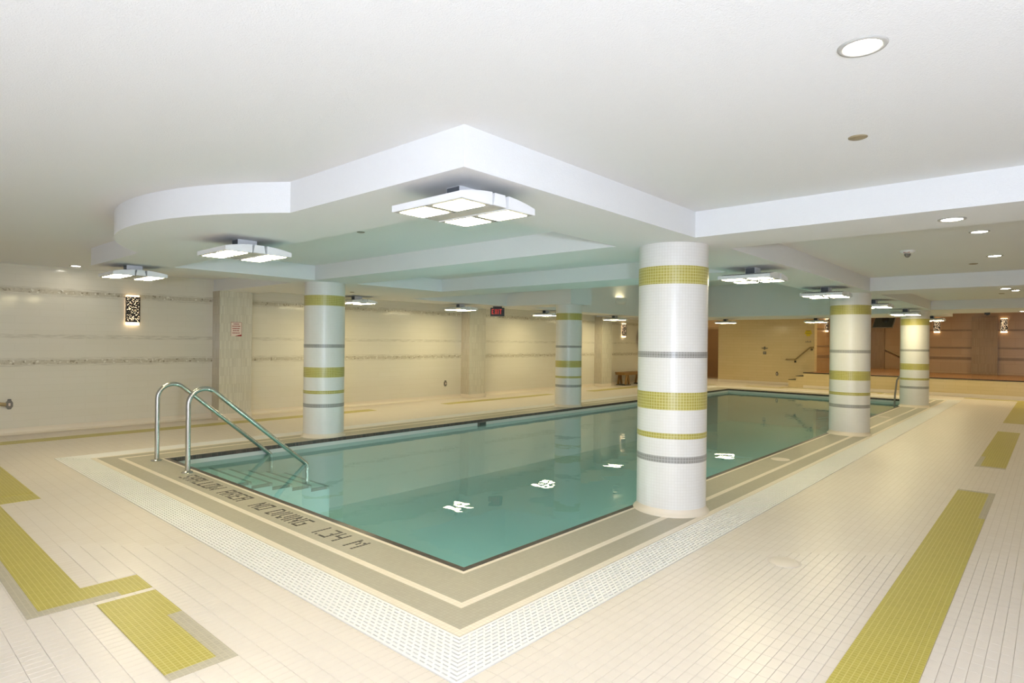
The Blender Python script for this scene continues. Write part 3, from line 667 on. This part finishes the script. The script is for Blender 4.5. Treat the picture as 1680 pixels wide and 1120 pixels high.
for k in range(4): m.box(-0.09 + k * 0.05, -0.06 + k * 0.05, -0.006, -0.004, -0.08, -0.04 + 0.02 * (k % 2))
m.build('print', 'grey_plastic', r)
r = empty('thermostat', (-5.40, YF, 1.17)); tag(r, 'small grey square control box on the far wall', 'control box')
m = MB(); m.box(-0.055, 0.055, -0.03, 0, -0.055, 0.055); m.build('body', 'grey_plastic', r)
m = MB(); m.box(-0.03, 0.03, -0.034, -0.03, -0.02, 0.03); m.build('dial', 'steel_satin', r)
r = empty('wall_valve', (-5.40, YF, 1.35)); tag(r, 'cross-shaped grey wall valve above the square control box', 'valve')
m = MB(); m.box(-0.11, 0.11, -0.03, -0.01, -0.016, 0.016); m.box(-0.02, 0.02, -0.03, -0.01, -0.06, 0.06); m.build('handle', 'grey_plastic', r)
m = MB(); m.box(-0.03, 0.03, -0.012, 0, -0.03, 0.03); m.build('base', 'steel_satin', r)
# weatherproof outlet covers
def outlet(x, y, z, rz, label):
    r = empty('outlet_cover', (x, y, z), rz); tag(r, label, 'outlet', 'grey weatherproof outlet covers')
    oc = [(0.045 * math.cos(a), 0.075 * math.sin(a)) for a in [math.pi / 8 + math.pi / 4 * k for k in range(8)]]
    m = MB(); m.extr(oc, 'X', 0, 0.022); m.build('cover', 'grey_plastic', r)
    m = MB(); m.box(0.022, 0.027, -0.012, 0.012, -0.02, 0.024); m.build('flap', 'sign_white', r)
    m = MB(); m.box(0.0, 0.02, -0.02, 0.02, 0.062, 0.078); m.build('hinge', 'black_metal', r)
    return r
outlet(XL, -0.955, 0.456, 0, 'grey octagonal outlet cover with a brown plug arm on the left wall')
outlet(XL, 7.75, 0.392, 0, 'grey oval outlet cover low on the cream wall before the exit sign')
outlet(-4.94, YF, 0.395, -math.pi / 2, 'grey oval outlet cover low on the far wall left of the steps')
r = empty('plug_arm', (XL, -1.12, 0.46)); tag(r, 'short brown arm beside the octagonal outlet on the left wall', 'bracket')
m = MB(); m.tube([(0.03, 0.122, 0.0), (0.03, 0.06, 0.01), (0.03, -0.05, 0.02), (0.03, -0.3, 0.02)], 0.028, 12); m.build('arm', 'rail_bronze', r)
m = MB(); m.box(0, 0.03, -0.3, -0.22, -0.03, 0.07); m.build('mount', 'steel_satin', r)
# skimmer mouth in the pool wall
r = empty('skimmer_outlet', (-PW + WI, 5.5, -0.085)); tag(r, 'small dark rectangular fitting in the pool wall on the sconce side', 'pool fitting')
m = MB(); m.box(0, 0.03, -0.10, 0.10, -0.045, 0.045); m.build('body', 'grey_plastic', r)
m = MB(); m.box(0.03, 0.033, -0.08, 0.08, -0.03, 0.03); m.build('mouth', 'pool_dark', r)
# lids on the coping and the deck
def lid(x, y, rad, label):
    r = empty('access_lid', (x, y, 0.0)); tag(r, label, 'lid', 'round access lids')
    m = MB(); m.lathe([(0.0, 0.003), (rad * 0.82, 0.003), (rad * 0.85, 0.002)], n=36, cap=False); m.build('disc', 'lid_white', r)
    m = MB(); m.lathe([(rad * 0.85, 0.0008), (rad * 0.87, 0.0028), (rad, 0.0025), (rad, 0.0)], n=36, cap=False); m.build('frame', 'lid_white', r)
lid(0.185, 5.47, 0.115, 'round pale lid in the grey coping between the front and middle columns')
lid(0.175, 11.9, 0.115, 'round pale lid in the grey coping between the middle and last columns')
lid(1.462, 1.617, 0.105, 'round pale lid set in the cream deck tiles beside the long green inlay')

# ------------------------------------------------------------------ handrails on the far walls
r = empty('wall_handrail', (-4.6, YF, 0)); tag(r, 'bent bronze wall handrail rising above the platform steps', 'handrail')
m = MB(); m.tube([(0.0, -0.08, 0.955), (0.31, -0.08, 0.955), (0.34, -0.08, 0.965), (0.81, -0.08, 1.39), (0.84, -0.08, 1.405), (0.96, -0.08, 1.405)], 0.024, 10); m.build('rail', 'rail_bronze', r)
for x, z in ((0.30, 0.93), (0.86, 1.38)):
    m = MB(); m.tube([(x, -0.08, z), (x, -0.06, z - 0.05), (x, 0, z - 0.055)], 0.012, 8); b_ = m.build('rail_bracket', 'rail_bronze', r)
    m = MB(); m.box(x - 0.035, x + 0.035, -0.01, 0, z - 0.09, z - 0.02); m.build('bracket_plate', 'black_metal', b_)
r = empty('wall_handrail', (-3.0, 27.3, 0)); tag(r, 'sloping bronze handrail on the brown wall behind the platform', 'handrail')
m = MB(); m.tube([(-0.5, -0.08, 1.42), (0.25, -0.08, 1.42), (0.32, -0.08, 1.40), (1.2, -0.08, 0.93), (1.3, -0.08, 0.9)], 0.026, 10); m.build('rail', 'rail_bronze', r)
for x, z in ((0.1, 1.40), (0.9, 1.07)):
    m = MB(); m.tube([(x, -0.08, z), (x, -0.05, z - 0.05), (x, 0, z - 0.055)], 0.012, 8); m.build('rail_bracket', 'rail_bronze', r)
# ceiling-hung dark monitor
r = empty('hanging_monitor', (-1.30, 20.2, 2.42)); tag(r, 'dark tilted monitor hung from the ceiling over the platform', 'monitor')
mt = Matrix.Rotation(math.radians(-16), 4, 'X')
def tilt(m, shear=0.0): m.v = [tuple(mt @ Vector((a + shear * c, b2, c))) for a, b2, c in m.v]; return m
m = MB(); m.box(-0.29, 0.29, -0.03, 0.03, -0.36, 0.0); tilt(m, 0.22).build('casing', 'grey_plastic', r)
m = MB(); m.box(-0.275, 0.265, -0.034, -0.03, -0.34, 0.0); sc_ = tilt(m, 0.22).build('screen', 'screen_dark', r)
m = MB(); m.lathe([(0.0, 0.012), (0.09, 0.01), (0.095, 0)], n=24); m.v = [(a, -c - 0.034, b2 - 0.10) for a, b2, c in m.v]; tilt(m).build('speaker_disc', 'black_plastic', sc_)
m = MB(); m.tube([(0, 0.02, -0.02), (0, 0.02, 0.43)], 0.03, 10); m.build('pole', 'black_metal', r)
# black sensor on the last beam
r = empty('ceiling_sensor', (1.55, 16.6, ZS)); tag(r, 'small black sensor under the last beam before the platform', 'sensor')
m = MB(); m.box(-0.055, 0.055, -0.05, 0.05, -0.05, 0.0); m.build('body', 'black_plastic', r)
m = MB(); m.lathe([(0.0, -0.07), (0.025, -0.065), (0.03, -0.05)], n=16); m.build('eye', 'screen_dark', r)
# wooden bench and life ring on the left wall
r = empty('wooden_bench', (-8.52, 16.5, 0)); tag(r, 'low wooden bench against the cream wall below a sconce', 'bench')
for k in range(4):
    m = MB(); m.box(-0.2 + k * 0.1, -0.11 + k * 0.1, -0.85, 0.85, 0.42, 0.455); m.build('slat', 'bench_wood', r)
m = MB(); m.box(-0.19, 0.19, -0.84, 0.84, 0.36, 0.42); m.box(-0.17, 0.17, -0.7, 0.7, 0.355, 0.37); m.build('apron', 'bench_wood', r)
for y in (-0.6, 0.6):
    for sx in (-1, 1):
        for sy in (-1, 1):
            m = MB(); m.extr([(y + sy * 0.04 - 0.03, 0.36), (y + sy * 0.04 + 0.03, 0.36), (y + sy * 0.11 + 0.035, 0.03), (y + sy * 0.11 - 0.035, 0.03)], 'X', sx * 0.15 - 0.025, sx * 0.15 + 0.025); m.build('leg', 'bench_wood', r)
    m = MB(); m.box(-0.2, 0.2, y - 0.17, y + 0.17, 0.0, 0.03); m.build('foot', 'pool_dark', r)
r = empty('life_ring', (XL + 0.095, 17.62, 1.66)); tag(r, 'dark red life ring hung on the cream wall past the bench', 'life ring')
m = MB(); n1, n2 = 32, 12; vs = []; fs = []
for i in range(n1):
    a = 2 * math.pi * i / n1
    for j in range(n2):
        b2 = 2 * math.pi * j / n2; rr = 0.29 + 0.07 * math.cos(b2); vs.append((0.06 * math.sin(b2), rr * math.cos(a), rr * math.sin(a)))
for i in range(n1):
    for j in range(n2): fs.append((i * n2 + j, ((i + 1) % n1) * n2 + j, ((i + 1) % n1) * n2 + (j + 1) % n2, i * n2 + (j + 1) % n2))
m.add(vs, fs, True); m.build('ring', 'ring_red', r)
for a in (math.pi / 4, 3 * math.pi / 4, 5 * math.pi / 4, 7 * math.pi / 4):
    m = MB(); m.box(-0.064, 0.064, -0.03, 0.03, 0.215, 0.365); q = Matrix.Rotation(a, 4, 'X'); m.v = [tuple(q @ Vector(v)) for v in m.v]; m.build('band', 'white_plastic', r)
m = MB(); m.box(-0.09, -0.05, -0.05, 0.05, 0.2, 0.28); m.build('hook', 'steel_satin', r)
